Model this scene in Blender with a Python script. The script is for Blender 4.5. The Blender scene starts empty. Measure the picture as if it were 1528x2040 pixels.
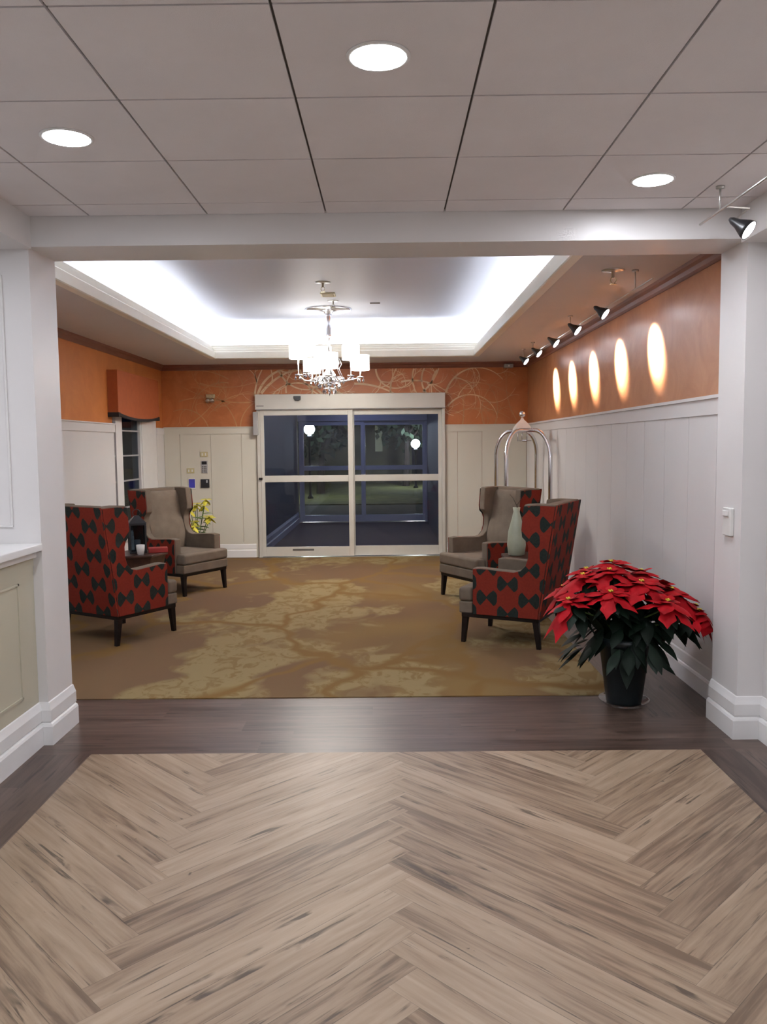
import bpy, math, random
from mathutils import Vector, Matrix, noise
R = random.Random(7)
PI = math.pi
SC = bpy.context.scene
COL = SC.collection

# ------------------------------------------------------------------ camera
EYE = 1.569
yaw, pitch, roll = -0.0055, 0.0811, 0.0103
fh = Vector((math.sin(yaw), math.cos(yaw), 0)); rt = Vector((math.cos(yaw), -math.sin(yaw), 0))
fw = fh*math.cos(pitch) - Vector((0, 0, math.sin(pitch)))
up = fh*math.sin(pitch) + Vector((0, 0, math.cos(pitch)))
cR = rt*math.cos(roll) - up*math.sin(roll); cU = rt*math.sin(roll) + up*math.cos(roll)
cam = bpy.data.cameras.new('camera'); camo = bpy.data.objects.new('camera', cam); COL.objects.link(camo)
camo.matrix_world = Matrix(((cR.x, cU.x, -fw.x, 0), (cR.y, cU.y, -fw.y, 0), (cR.z, cU.z, -fw.z, EYE), (0, 0, 0, 1)))
cam.sensor_fit = 'VERTICAL'; cam.sensor_height = 24.0; cam.lens = 24.0*1645.6/2040.0
cam.clip_start = 0.05; cam.clip_end = 300
SC.camera = camo
# ------------------------------------------------------------------ exposure, world, light levels
SC.view_settings.view_transform = 'Standard'; SC.view_settings.look = 'None'
SC.view_settings.exposure = 0.0; SC.view_settings.gamma = 1.0; SC.view_settings.use_curve_mapping = False
w = bpy.data.worlds.new('night_sky'); SC.world = w; w.use_nodes = True
w.node_tree.nodes['Background'].inputs[0].default_value = (0.10, 0.14, 0.30, 1)
w.node_tree.nodes['Background'].inputs[1].default_value = 0.03
P_DOWN = 135.0        # emission of the hall downlights
P_COVE = 44.0       # emission of the cove strips
P_SPOT = 950.0       # watts of the wall spots
P_SHADE = 3.6       # emission of the chandelier shades
DOWN_RGB = (0.92, 0.95, 1.03); COVE_RGB = (0.93, 0.96, 1.04)

# ------------------------------------------------------------------ materials
def nt(name):
    m = bpy.data.materials.new(name); m.use_nodes = True
    return m, m.node_tree, m.node_tree.nodes['Principled BSDF']
def setp(b, col=None, rough=None, metal=None, spec=None):
    if col is not None: b.inputs['Base Color'].default_value = (*col, 1)
    if rough is not None: b.inputs['Roughness'].default_value = rough
    if metal is not None: b.inputs['Metallic'].default_value = metal
    if spec is not None: b.inputs['Specular IOR Level'].default_value = spec
class N:
    def __init__(s, t): s.t = t
    def new(s, typ, **k):
        n = s.t.nodes.new(typ)
        for a, b in k.items(): setattr(n, a, b)
        return n
    def inp(s, n, i, v):
        if isinstance(v, bpy.types.NodeSocket): s.t.links.new(v, n.inputs[i])
        elif v is not None: n.inputs[i].default_value = v
    def m(s, op, a, b=None, c=None):
        n = s.new('ShaderNodeMath', operation=op); s.inp(n, 0, a); s.inp(n, 1, b)
        if c is not None: s.inp(n, 2, c)
        return n.outputs[0]
    def noise(s, vec, scale, detail=3, rough=.55, dist=0):
        n = s.new('ShaderNodeTexNoise'); s.inp(n, 'Vector', vec); n.inputs['Scale'].default_value = scale
        n.inputs['Detail'].default_value = detail; n.inputs['Roughness'].default_value = rough
        n.inputs['Distortion'].default_value = dist
        return n.outputs[0]
    def ramp(s, f, stops):
        n = s.new('ShaderNodeValToRGB'); s.inp(n, 0, f); e = n.color_ramp.elements
        while len(e) < len(stops): e.new(.5)
        for k, (p, c) in enumerate(stops):
            e[k].position = p; e[k].color = (*c, 1) if len(c) == 3 else c
        return n.outputs[0]
    def mix(s, f, a, b, mode='MIX'):
        n = s.new('ShaderNodeMix', data_type='RGBA', blend_type=mode)
        s.inp(n, 0, f)
        for i, v in ((6, a), (7, b)):
            if isinstance(v, tuple): v = (*v, 1) if len(v) == 3 else v
            s.inp(n, i, v)
        return n.outputs[2]
    def mapv(s, vec, sc, loc=(0, 0, 0), rot=(0, 0, 0)):
        n = s.new('ShaderNodeMapping'); s.inp(n, 0, vec); n.inputs[1].default_value = loc
        n.inputs[2].default_value = rot; n.inputs[3].default_value = sc
        return n.outputs[0]
    def bump(s, h, b, strength=.2, dist=.005):
        n = s.new('ShaderNodeBump'); s.inp(n, 'Height', h); n.inputs['Strength'].default_value = strength
        n.inputs['Distance'].default_value = dist; s.t.links.new(n.outputs[0], b.inputs['Normal'])
def plain(name, col, rough=.5, metal=0, var=.06, sc=6, bump=0, bsc=200, spec=None):
    m, t, b = nt(name); n = N(t); setp(b, col, rough, metal, spec)
    tc = n.new('ShaderNodeTexCoord').outputs['Object']
    f = n.noise(tc, sc, 4)
    lo = tuple(c*(1-var) for c in col); hi = tuple(min(1, c*(1+var)) for c in col)
    t.links.new(n.ramp(f, [(.3, lo), (.7, hi)]), b.inputs['Base Color'])
    if bump: n.bump(n.noise(tc, bsc, 2), b, bump)
    return m
def emis(name, col, st, base=(.8, .8, .8)):
    m, t, b = nt(name); setp(b, base, .4)
    b.inputs['Emission Color'].default_value = (*col, 1); b.inputs['Emission Strength'].default_value = st
    return m
M = {}
M['white'] = plain('painted_white', (.74, .72, .71), .38, var=.02, sc=1.5)
M['cream'] = plain('painted_cream', (.64, .61, .52), .45, var=.02, sc=1.5)
M['beige'] = plain('painted_beige', (.52, .49, .38), .5, var=.02, sc=1.5)
M['trim'] = plain('painted_trim', (.82, .81, .80), .3, var=.02)
M['tile'] = plain('ceiling_tile', (.80, .76, .76), .8, var=.03, sc=3, bump=.25, bsc=400)
M['gap'] = plain('ceiling_grid', (.12, .11, .10), .7)
M['ceil'] = plain('ceiling_paint', (.64, .62, .62), .75, var=.02, sc=2)
M['tray'] = plain('tray_paint', (.64, .67, .74), .45, var=.01, sc=1)
M['cornice'] = plain('cornice_paint', (.86, .81, .68), .45, var=.02)
M['crown'] = plain('terracotta_trim', (.20, .075, .045), .45, var=.08)
M['valance'] = plain('valance_cloth', (.43, .105, .028), .75, var=.06, sc=15)
M['black'] = plain('black_plastic', (.012, .012, .014), .35)
M['blackcloth'] = plain('black_cloth', (.015, .014, .016), .8)
M['chrome'] = plain('polished_metal', (.74, .74, .76), .2, 1, var=.02)
M['brushed'] = plain('brushed_metal', (.62, .62, .60), .32, 1, var=.04)
M['brass'] = plain('aged_brass', (.50, .45, .28), .3, 1, var=.15, sc=40)
M['alum'] = plain('door_aluminium', (.60, .58, .52), .38, .15, var=.03)
M['darkwood'] = plain('dark_stained_wood', (.010, .006, .005), .45, var=.3, sc=20, spec=.2)
M['tablewood'] = plain('table_wood', (.055, .026, .018), .3, var=.3, sc=20)
M['taupe'] = plain('taupe_velour', (.145, .112, .080), .85, var=.14, sc=9, bump=.3, bsc=300)
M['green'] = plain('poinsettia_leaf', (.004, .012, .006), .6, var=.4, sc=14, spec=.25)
M['stemgreen'] = plain('plant_stem', (.10, .16, .04), .6, var=.3, sc=30)
M['red'] = plain('poinsettia_bract', (.36, .003, .008), .6, var=.3, sc=11, spec=.15)
M['yellow'] = plain('flower_yellow', (.60, .50, .04), .6, var=.3, sc=80)
M['potm'] = plain('pot_plastic', (.006, .011, .013), .4, var=.1)
M['soil'] = plain('potting_soil', (.02, .014, .01), .9, var=.4, sc=80)
M['ivory'] = plain('ivory_plastic', (.58, .50, .28), .4)
M['blue'] = plain('blue_card', (.05, .05, .42), .4, var=.1)
M['redcard'] = plain('red_cloth_cover', (.30, .02, .015), .5)
M['porcelain'] = plain('white_porcelain', (.8, .79, .76), .2)
M['celadon'] = plain('pale_green_glaze', (.40, .44, .33), .35, var=.12)
M['greyplastic'] = plain('grey_plastic', (.36, .36, .36), .5)
M['flower_y'] = plain('yellow_petal', (.62, .55, .05), .6, var=.2, sc=50)
M['lawn'] = plain('night_lawn', (.22, .22, .07), .95, var=.4, sc=3)
M['asphalt'] = plain('asphalt', (.17, .165, .10), .9, var=.3, sc=5)
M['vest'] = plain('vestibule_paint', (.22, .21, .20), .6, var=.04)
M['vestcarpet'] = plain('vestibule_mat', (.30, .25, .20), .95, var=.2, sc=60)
M['bark'] = plain('tree_bark', (.05, .035, .025), .9, var=.3, sc=20)
M['foliage'] = plain('tree_foliage', (.014, .028, .010), .8, var=.5, sc=4)
M['facade'] = plain('far_facade', (.20, .18, .10), .9, var=.15, sc=2)
M['lens'] = emis('downlight_lens', DOWN_RGB, P_DOWN)
M['cove'] = emis('cove_strip', COVE_RGB, P_COVE)
M['shade'] = emis('lit_shade', (1.0, .95, .88), P_SHADE)
M['spotlens'] = emis('spot_lens', (.9, .9, 1.0), 25)
M['globe'] = emis('globe_lamp', (.95, .93, .85), 230)
M['litwin'] = emis('lit_window', (.8, .75, .25), .16)
M['vestlamp'] = emis('vestibule_lamp', (.40, .47, 1.0), 40)

def glass(name, tint, refl=1.0):
    m = bpy.data.materials.new(name); m.use_nodes = True; t = m.node_tree; t.nodes.clear(); n = N(t)
    o = n.new('ShaderNodeOutputMaterial'); tr = n.new('ShaderNodeBsdfTransparent'); gl = n.new('ShaderNodeBsdfGlossy')
    tr.inputs[0].default_value = (*tint, 1); gl.inputs['Roughness'].default_value = 0.01
    fr = n.new('ShaderNodeFresnel'); fr.inputs[0].default_value = 1.5
    mx = n.new('ShaderNodeMixShader')
    f = n.m('MULTIPLY', fr.outputs[0], refl)
    t.links.new(f, mx.inputs[0]); t.links.new(tr.outputs[0], mx.inputs[1]); t.links.new(gl.outputs[0], mx.inputs[2])
    t.links.new(mx.outputs[0], o.inputs[0])
    return m
M['glass'] = glass('door_glass', (.80, .84, .90), 1.0)
M['darkglass'] = glass('window_glass', (.5, .55, .6), .22)
M['clear'] = glass('clear_plastic', (.95, .96, .97), .4)
M['crystal'] = glass('crystal', (.6, .6, .64), 2.5)

def wood_mat(name, stops, rough):
    m, t, b = nt(name); n = N(t)
    uv = n.new('ShaderNodeUVMap').outputs[0]
    at = n.new('ShaderNodeAttribute'); at.attribute_name = 'plank'; r = at.outputs['Fac']
    sep = n.new('ShaderNodeSeparateXYZ'); n.inp(sep, 0, uv)
    cmb = n.new('ShaderNodeCombineXYZ')
    n.inp(cmb, 0, n.m('ADD', sep.outputs[0], n.m('MULTIPLY', r, 37.0)))
    n.inp(cmb, 1, sep.outputs[1]); n.inp(cmb, 2, n.m('MULTIPLY', r, 91.0))
    v = cmb.outputs[0]
    g1 = n.noise(n.mapv(v, (.9, 11, 1)), 1.6, 6, .6, .9)
    g2 = n.noise(n.mapv(v, (1.6, 34, 1)), 1.5, 4, .6, .3)
    g3 = n.noise(n.mapv(v, (2.2, 6, 1)), 1.6, 3, .5, 1.2)
    f = n.m('ADD', n.m('MULTIPLY', g1, .62), n.m('MULTIPLY', g2, .28))
    f = n.m('ADD', f, n.m('MULTIPLY', n.m('SUBTRACT', r, .5), .16))
    c = n.ramp(f, stops)
    streak = n.ramp(n.noise(n.mapv(v, (1.0, 24, 1)), 1.5, 5, .62, .7), [(.36, (1, 1, 1)), (.43, (0, 0, 0))])
    streak = n.mix(n.ramp(g3, [(.44, (0, 0, 0)), (.6, (.85, .85, .85))]), (0, 0, 0), streak)
    c = n.mix(streak, c, tuple(x*.32 for x in stops[0][1]))
    kn = n.ramp(n.noise(n.mapv(v, (5, 15, 1)), 1.5, 5, .65, .8), [(.69, (0, 0, 0)), (.74, (.8, .8, .8))])
    c = n.mix(kn, c, tuple(x*.35 for x in stops[0][1]))
    wv = n.new('ShaderNodeAttribute'); wv.attribute_name = 'pw'
    e = n.m('MINIMUM', sep.outputs[1], n.m('SUBTRACT', wv.outputs['Fac'], sep.outputs[1]))
    seam = n.m('LESS_THAN', e, .0012)
    t.links.new(n.mix(n.m('MULTIPLY', seam, .55), c, (.03, .02, .015)), b.inputs['Base Color'])
    b.inputs['Roughness'].default_value = rough; b.inputs['Specular IOR Level'].default_value = .45
    n.bump(f, b, .05, .002)
    return m
M['oak'] = wood_mat('herringbone_plank', [(.30, (.15, .098, .062)), (.42, (.29, .205, .135)), (.60, (.39, .292, .205))], .40)
M['walnut'] = wood_mat('border_plank', [(.30, (.050, .030, .022)), (.46, (.095, .062, .047)), (.66, (.15, .105, .083))], .34)

def carpet_mat():
    m, t, b = nt('figured_carpet'); n = N(t)
    tc = n.new('ShaderNodeTexCoord').outputs['Object']
    big = n.noise(tc, .55, 2)
    base = n.ramp(big, [(.38, (.145, .086, .044)), (.62, (.190, .120, .043))])
    sx = n.new('ShaderNodeSeparateXYZ'); n.inp(sx, 0, tc); X = sx.outputs[0]
    def hump(c0, w0): return n.m('POWER', 2.718, n.m('MULTIPLY', n.m('POWER', n.m('ABSOLUTE', n.m('DIVIDE', n.m('SUBTRACT', X, c0), w0)), 2.0), -1.0))
    base = n.mix(n.m('MINIMUM', n.m('ADD', hump(.2, 1.0), 0.0), 1.0), n.mix(.6, base, (.13, .078, .048)), base)
    band = n.m('ADD', n.m('MULTIPLY', hump(-.95, .75), .16), n.m('MULTIPLY', hump(1.1, .55), .13))
    # pale mottled drifts of leaves
    wob = n.new('ShaderNodeVectorMath', operation='ADD'); n.inp(wob, 0, tc)
    nn = n.new('ShaderNodeTexNoise'); n.inp(nn, 'Vector', tc); nn.inputs['Scale'].default_value = 1.3
    sc = n.new('ShaderNodeVectorMath', operation='SCALE'); n.inp(sc, 0, nn.outputs['Color']); sc.inputs['Scale'].default_value = .9
    n.inp(wob, 1, sc.outputs[0])
    drift = n.ramp(n.m('ADD', band, n.noise(n.mapv(wob.outputs[0], (1.1, .7, 1), (3.1, .7, 0)), 1.1, 3)), [(.57, (0, 0, 0)), (.64, (.9, .9, .9))])
    mot = n.ramp(n.noise(n.mapv(tc, (1, .7, 1)), 7.5, 4, .6, 1.4), [(.43, (0, 0, 0)), (.50, (1, 1, 1))])
    pale = n.mix(mot, (.195, .130, .052), (.245, .185, .088))
    c = n.mix(drift, base, pale)
    vo = n.new('ShaderNodeTexVoronoi', feature='DISTANCE_TO_EDGE'); n.inp(vo, 'Vector', n.mapv(wob.outputs[0], (1, .6, 1)))
    vo.inputs['Scale'].default_value = .8
    line = n.ramp(vo.outputs['Distance'], [(.012, (1, 1, 1)), (.05, (0, 0, 0))])
    c = n.mix(line, c, (.17, .098, .030))
    t.links.new(c, b.inputs['Base Color']); b.inputs['Roughness'].default_value = .95
    b.inputs['Specular IOR Level'].default_value = .15
    n.bump(n.noise(tc, 350, 2), b, .5, .004)
    return m
M['carpet'] = carpet_mat()

def plaster(name, lo, hi, rough=.42):
    m, t, b = nt(name); n = N(t)
    tc = n.new('ShaderNodeTexCoord').outputs['Object']
    f = n.noise(tc, 2.2, 6, .65, 1.5)
    t.links.new(n.ramp(f, [(.32, lo), (.68, hi)]), b.inputs['Base Color'])
    b.inputs['Roughness'].default_value = rough
    n.bump(n.noise(tc, 30, 4, .6, 1), b, .12, .004)
    return m
M['orange'] = plaster('orange_wallcovering', (.52, .165, .036), (.62, .22, .055))
M['orangeback'] = plaster('copper_mural_ground', (.40, .115, .028), (.54, .185, .055))
M['orangeright'] = plaster('orange_sheen_plaster', (.40, .15, .055), (.52, .235, .105), .36)
M['gold'] = plain('pale_gold_branch', (.70, .50, .28), .4, .0, var=.15, sc=8)
M['goldfaint'] = plain('faint_gold_branch', (.42, .165, .055), .4, .0, var=.15, sc=8)

def bowtie_mat():
    m, t, b = nt('red_figured_fabric'); n = N(t)
    uv = n.new('ShaderNodeUVMap').outputs[0]
    sep = n.new('ShaderNodeSeparateXYZ'); n.inp(sep, 0, uv)
    wob = n.noise(uv, 9, 1)
    u = n.m('ADD', sep.outputs[0], n.m('MULTIPLY', wob, .02)); v = n.m('ADD', sep.outputs[1], n.m('MULTIPLY', wob, .015))
    p, q = .168, .24
    uc = n.m('DIVIDE', n.m('ADD', u, 5.02), p)
    col = n.m('FLOOR', uc); par = n.m('MULTIPLY', n.m('MODULO', col, 2.0), .5)
    dx = n.m('MULTIPLY', n.m('ABSOLUTE', n.m('SUBTRACT', n.m('FRACT', uc), .5)), p)
    vc = n.m('ADD', n.m('DIVIDE', n.m('ADD', v, 5.0), q), par)
    dy = n.m('MULTIPLY', n.m('ABSOLUTE', n.m('SUBTRACT', n.m('FRACT', vc), .5)), q)
    inner = n.m('ADD', .006, n.m('MULTIPLY', dx, 1.05))
    k = n.m('DIVIDE', n.m('MAXIMUM', n.m('SUBTRACT', dx, .045), 0.0), .042)
    outer = n.m('MULTIPLY', n.m('SQRT', n.m('MAXIMUM', n.m('SUBTRACT', 1.0, n.m('MULTIPLY', k, k)), 0.0)), .063)
    lim = n.m('MINIMUM', inner, outer)
    mask = n.m('LESS_THAN', dy, lim)
    fz = n.noise(uv, 60, 3)
    red = n.mix(fz, (.135, .015, .008), (.215, .026, .013))
    dk = n.mix(fz, (.008, .013, .011), (.024, .032, .027))
    t.links.new(n.mix(mask, red, dk), b.inputs['Base Color']); b.inputs['Roughness'].default_value = .85
    b.inputs['Specular IOR Level'].default_value = .2
    n.bump(n.noise(uv, 400, 2), b, .3, .003)
    return m
M['bowtie'] = bowtie_mat()

# ------------------------------------------------------------------ mesh builder
class MB:
    def __init__(s): s.v = []; s.f = []; s.mi = []; s.uv = {}; s.at = {}
    def add(s, vs, fs, m=0):
        o = len(s.v); s.v += [tuple(x) for x in vs]
        for f in fs: s.f.append([o+i for i in f]); s.mi.append(m)
        return s
    def box(s, x0, x1, y0, y1, z0, z1, m=0):
        return s.add([(x0,y0,z0),(x1,y0,z0),(x1,y1,z0),(x0,y1,z0),(x0,y0,z1),(x1,y0,z1),(x1,y1,z1),(x0,y1,z1)],
              [(0,3,2,1),(4,5,6,7),(0,1,5,4),(1,2,6,5),(2,3,7,6),(3,0,4,7)], m)
    def prism(s, pts, axis, a, b, m=0):
        n = len(pts)
        def P(p, t):
            return (t, p[0], p[1]) if axis == 0 else (p[0], t, p[1]) if axis == 1 else (p[0], p[1], t)
        vs = [P(p, a) for p in pts]+[P(p, b) for p in pts]
        ar = sum(pts[i][0]*pts[(i+1) % n][1]-pts[(i+1) % n][0]*pts[i][1] for i in range(n))
        fl = (ar > 0) != (axis == 1)
        if b < a: fl = not fl
        A = list(range(n)); B = list(range(n, 2*n))
        fs = [A[::-1], B] if fl else [A, B[::-1]]
        for i in range(n):
            j = (i+1) % n
            fs.append([i, j, n+j, n+i] if fl else [i, n+i, n+j, j])
        return s.add(vs, fs, m)
    def tube(s, pts, r, seg=8, m=0, cap=True, closed=False):
        P = [Vector(p) for p in pts]; n = len(P); rr = r if isinstance(r, (list, tuple)) else [r]*n
        vs = []; ref = None
        for i, p in enumerate(P):
            if closed: d = P[(i+1) % n]-P[i-1]
            else: d = P[min(i+1, n-1)]-P[max(i-1, 0)]
            d.normalize()
            if ref is None:
                ref = Vector((0, 0, 1)) if abs(d.z) < .9 else Vector((1, 0, 0))
            a = d.cross(ref).normalized(); bb = a.cross(d).normalized(); ref = bb
            for k in range(seg):
                t = 2*PI*k/seg; vs.append(p+(a*math.cos(t)+bb*math.sin(t))*rr[i])
        fs = []
        for i in range(n if closed else n-1):
            for k in range(seg):
                a0 = i*seg+k; a1 = i*seg+(k+1) % seg; j = (i+1) % n
                fs.append((a0, a1, j*seg+(k+1) % seg, j*seg+k))
        if cap and not closed:
            fs.append(tuple(range(seg))[::-1]); fs.append(tuple(range((n-1)*seg, n*seg)))
        return s.add(vs, fs, m)
    def lathe(s, prof, c=(0, 0, 0), seg=24, m=0, axis=None):
        q = Vector((0, 0, 1)).rotation_difference(Vector(axis)) if axis is not None else None
        vs = []; n = len(prof)
        for r, z in prof:
            for k in range(seg):
                t = 2*PI*k/seg; p = Vector((r*math.cos(t), r*math.sin(t), z))
                if q: p = q @ p
                vs.append(p+Vector(c))
        fs = []
        for i in range(n-1):
            for k in range(seg):
                fs.append((i*seg+k, i*seg+(k+1) % seg, (i+1)*seg+(k+1) % seg, (i+1)*seg+k))
        if prof[0][0] > 1e-4: fs.append(tuple(range(seg))[::-1])
        if prof[-1][0] > 1e-4: fs.append(tuple(range((n-1)*seg, n*seg)))
        return s.add(vs, fs, m)
    def sphere(s, c, r, seg=14, m=0, sz=1):
        return s.lathe([(max(1e-5, r*math.sin(PI*i/8)), -r*sz*math.cos(PI*i/8)) for i in range(9)], c, seg, m)
    def build(s, name, mats, parent=None, smooth=False, bevel=0, seg=2, boxuv=False):
        me = bpy.data.meshes.new(name); me.from_pydata(s.v, [], s.f)
        if not isinstance(mats, (list, tuple)): mats = [mats]
        for x in mats: me.materials.append(x)
        me.polygons.foreach_set('material_index', s.mi)
        if smooth or bevel: me.polygons.foreach_set('use_smooth', [True]*len(s.f))
        if boxuv:
            L = me.uv_layers.new(name='UVMap')
            for p in me.polygons:
                nx, ny, nz = (abs(q) for q in p.normal)
                for li in p.loop_indices:
                    c = me.vertices[me.loops[li].vertex_index].co
                    L.data[li].uv = (c.y, c.z) if nx >= max(ny, nz) else (c.x+.07, c.z) if ny >= nz else (c.x, c.y)
        me.update()
        o = bpy.data.objects.new(name, me); COL.objects.link(o)
        if parent: o.parent = parent
        if bevel:
            bm = o.modifiers.new('bevel', 'BEVEL'); bm.width = bevel; bm.segments = seg; bm.limit_method = 'ANGLE'; bm.angle_limit = .6
            wn = o.modifiers.new('normals', 'WEIGHTED_NORMAL'); wn.keep_sharp = False
        return o

def tag(o, label=None, cat=None, group=None, kind=None):
    if label: o['label'] = label
    if cat: o['category'] = cat
    if group: o['group'] = group
    if kind: o['kind'] = kind
    return o
def thing(name, label, cat, loc=(0, 0, 0), rz=0, group=None, kind=None):
    o = bpy.data.objects.new(name, None); COL.objects.link(o); o.location = loc; o.rotation_euler = (0, 0, rz)
    o.empty_display_size = .1
    return tag(o, label, cat, group, kind)
def struct(name, mb, mats, label, cat, **k):
    return tag(mb.build(name, mats, **k), label, cat, kind='structure')
def dup(root, loc, rz, label, group=None):
    def cp(o, par):
        c = o.copy(); COL.objects.link(c); c.parent = par
        for ch in list(o.children): cp(ch, c)
        return c
    r = cp(root, None); r.location = loc; r.rotation_euler = (0, 0, rz); r['label'] = label
    if group: r['group'] = group
    return r
def light(name, typ, loc, power, col=(1, 1, 1), parent=None, aim=None, **k):
    l = bpy.data.lights.new(name, typ); l.energy = power; l.color = col
    for a, b in k.items(): setattr(l, a, b)
    o = bpy.data.objects.new(name, l); COL.objects.link(o); o.location = loc
    if aim is not None: o.rotation_euler = (Vector(aim)-Vector(loc)).to_track_quat('-Z', 'Y').to_euler()
    if parent: o.parent = parent
    return o

# ------------------------------------------------------------------ key planes
HC = 2.74; YB0, YB1 = 4.285, 4.62; ZB = 2.59
XL, XR = -3.14, 1.96; YD = 11.59; ZL = 2.70
XPL, XPR = -1.815, 1.835          # pier side faces
XNL, XNR = -1.865, 1.97            # hall side walls
YH0 = -3.2                        # end wall of the hall behind the viewer
ZW = 1.843                        # top of wainscot cap
CARPET_Y = 5.04; CARPET_X = 1.43
TX0, TX1, TY0, TY1 = -2.24, 1.16, 5.02, 10.76   # tray opening

# ------------------------------------------------------------------ floors
def clip(poly, x0, x1, y0, y1):
    for ax, lim, sg in ((0, x0, 1), (0, x1, -1), (1, y0, 1), (1, y1, -1)):
        out = []
        for i in range(len(poly)):
            a = poly[i]; b = poly[(i+1) % len(poly)]
            da = (a[ax]-lim)*sg; db = (b[ax]-lim)*sg
            if da >= 0: out.append(a)
            if (da >= 0) != (db >= 0):
                t = da/(da-db); out.append(tuple(a[k]+(b[k]-a[k])*t for k in range(4)))
        poly = out
        if len(poly) < 3: return []
    return poly
V, F, UVS, AT, PWS, MI = [], [], [], [], [], []
def plank(corners, L, W_, rect, mi):
    uv = [(0, 0), (L, 0), (L, W_), (0, W_)]
    p = clip([(c[0], c[1], u[0], u[1]) for c, u in zip(corners, uv)], *rect)
    if not p: return
    ar = sum(p[i][0]*p[(i+1) % len(p)][1]-p[(i+1) % len(p)][0]*p[i][1] for i in range(len(p)))
    if abs(ar) < 1e-4: return
    if ar < 0: p = p[::-1]
    o = len(V); V.extend([(q[0], q[1], 0) for q in p]); F.append(list(range(o, o+len(p))))
    UVS.append([(q[2], q[3]) for q in p]); AT.append(R.random()); PWS.append(W_); MI.append(mi)
HX0, HX1, HY0, HY1 = -1.537, 1.587, -1.6, 4.12
LP = 1.26; WP = .126; s2 = math.sqrt(.5); X0h = .075-LP*s2; Y0h = .05
def rotp(a, b): return (X0h+(a-b)*s2, Y0h+(a+b)*s2)
rect = (HX0, HX1, HY0, HY1)
for mm in range(-3, 5):
    ox, oy = mm*LP, -mm*LP
    for k in range(-44, 62):
        a0, b0 = k*WP+ox, k*WP+oy
        plank([rotp(a0, b0), rotp(a0+LP, b0), rotp(a0+LP, b0+WP), rotp(a0, b0+WP)], LP, WP, rect, 0)
        b1 = b0+WP
        plank([rotp(a0+WP, b1), rotp(a0+WP, b1+LP), rotp(a0, b1+LP), rotp(a0, b1)], LP, WP, rect, 0)
def strip(x0, x1, y0, y1, along):
    w_ = .17
    if along == 'x':
        y = y1
        while y > y0:
            x = x0-R.random()*1.2
            while x < x1:
                plank([(x, y-w_), (x+1.22, y-w_), (x+1.22, y), (x, y)], 1.22, w_, (x0, x1, y0, y1), 1); x += 1.22
            y -= w_
    else:
        x = x0
        while x < x1:
            y = y0-R.random()*1.2
            while y < y1:
                plank([(x+w_, y), (x+w_, y+1.22), (x, y+1.22), (x, y)], 1.22, w_, (x0, x1, y0, y1), 1); y += 1.22
            x += w_
strip(XNL-.02, HX0, YH0, HY1, 'y'); strip(HX1, XNR+.02, YH0, HY1, 'y')
strip(HX0, HX1, YH0, HY0, 'x')
strip(XNL-.02, XNR+.02, HY1, YB1, 'x'); strip(XL, CARPET_X, YB1, CARPET_Y, 'x'); strip(CARPET_X, XR, YB1, YD, 'y')
me = bpy.data.meshes.new('floor'); me.from_pydata(V, [], F)
me.materials.append(M['oak']); me.materials.append(M['walnut']); me.polygons.foreach_set('material_index', MI)
L = me.uv_layers.new(name='UVMap'); a1 = me.attributes.new('plank', 'FLOAT', 'FACE'); a2 = me.attributes.new('pw', 'FLOAT', 'FACE')
for p, u in zip(me.polygons, UVS):
    for li, q in zip(p.loop_indices, u): L.data[li].uv = q
a1.data.foreach_set('value', AT); a2.data.foreach_set('value', PWS)
fo = bpy.data.objects.new('floor', me); COL.objects.link(fo)
tag(fo, 'herringbone wood plank floor with a dark walnut plank border', 'floor', kind='structure')
struct('floor', MB().box(XL-.1, CARPET_X, CARPET_Y, YD+.05, -.03, .006), M['carpet'],
       'brown and gold leaf figured carpet of the seating lounge', 'carpet')

# ------------------------------------------------------------------ hall ceiling with tiles
TS = .5986; tx = .299; ty = 2.893; g = .0045
mb = MB().box(XNL-1.3, XNR, YH0, YB0, HC+.012, HC+.05, 1)
i0 = -4
xs = [tx+i*TS for i in range(-4, 4)]; ys = [ty+j*TS for j in range(-11, 3)]
XCL, XCR = -1.88, 1.86
xb = [XCL]+[x for x in xs if XCL+.02 < x < XCR-.02]+[XCR]
yb = [YH0]+[y for y in ys if YH0+.05 < y < YB0-.02]+[YB0]
for i in range(len(xb)-1):
    for j in range(len(yb)-1):
        mb.box(xb[i]+g, xb[i+1]-g, yb[j]+g, yb[j+1]-g, HC, HC+.011, 0)
struct('ceiling', mb, [M['tile'], M['gap']], 'square tiled ceiling of the hall with thin dark joints', 'ceiling')

# bulkheads over hall sides, beam, piers, hall walls
struct('trim_1', MB().box(XNL-1.3, -1.80, YH0, YB0, 2.58, HC), M['white'], 'white bulkhead over the reception counter on the left', 'bulkhead')
struct('trim_2', MB().box(1.80, XNR+.2, YH0, YB0, 2.57, HC), M['white'], 'white bulkhead along the top of the right hall wall', 'bulkhead')
b = MB().box(-4.2, XR+.9, YB0, YB1, ZB, HC+.6)
b.box(XNL-1.5, XPL, YB0, YB1, 0, ZB)
b.box(XPR, XR+.9, YB0, YB1, 0, ZB)
struct('wall_front', b, M['white'], 'white header beam and two piers framing the wide lounge opening', 'wall')
# picture frame moulding on wall behind counter
pm = MB()
for a in ((-2.6, -1.955),):
    for q in ((a[0], a[1], 2.44, 2.452), (a[0], a[1], 1.16, 1.172), (a[0], a[0]+.012, 1.172, 2.44), (a[1]-.012, a[1], 1.172, 2.44)):
        pm.box(q[0], q[1], YB0-.008, YB0, q[2], q[3])
struct('trim_3', pm, M['white'], 'white rectangular panel moulding above the counter end', 'moulding', bevel=.002)
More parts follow.
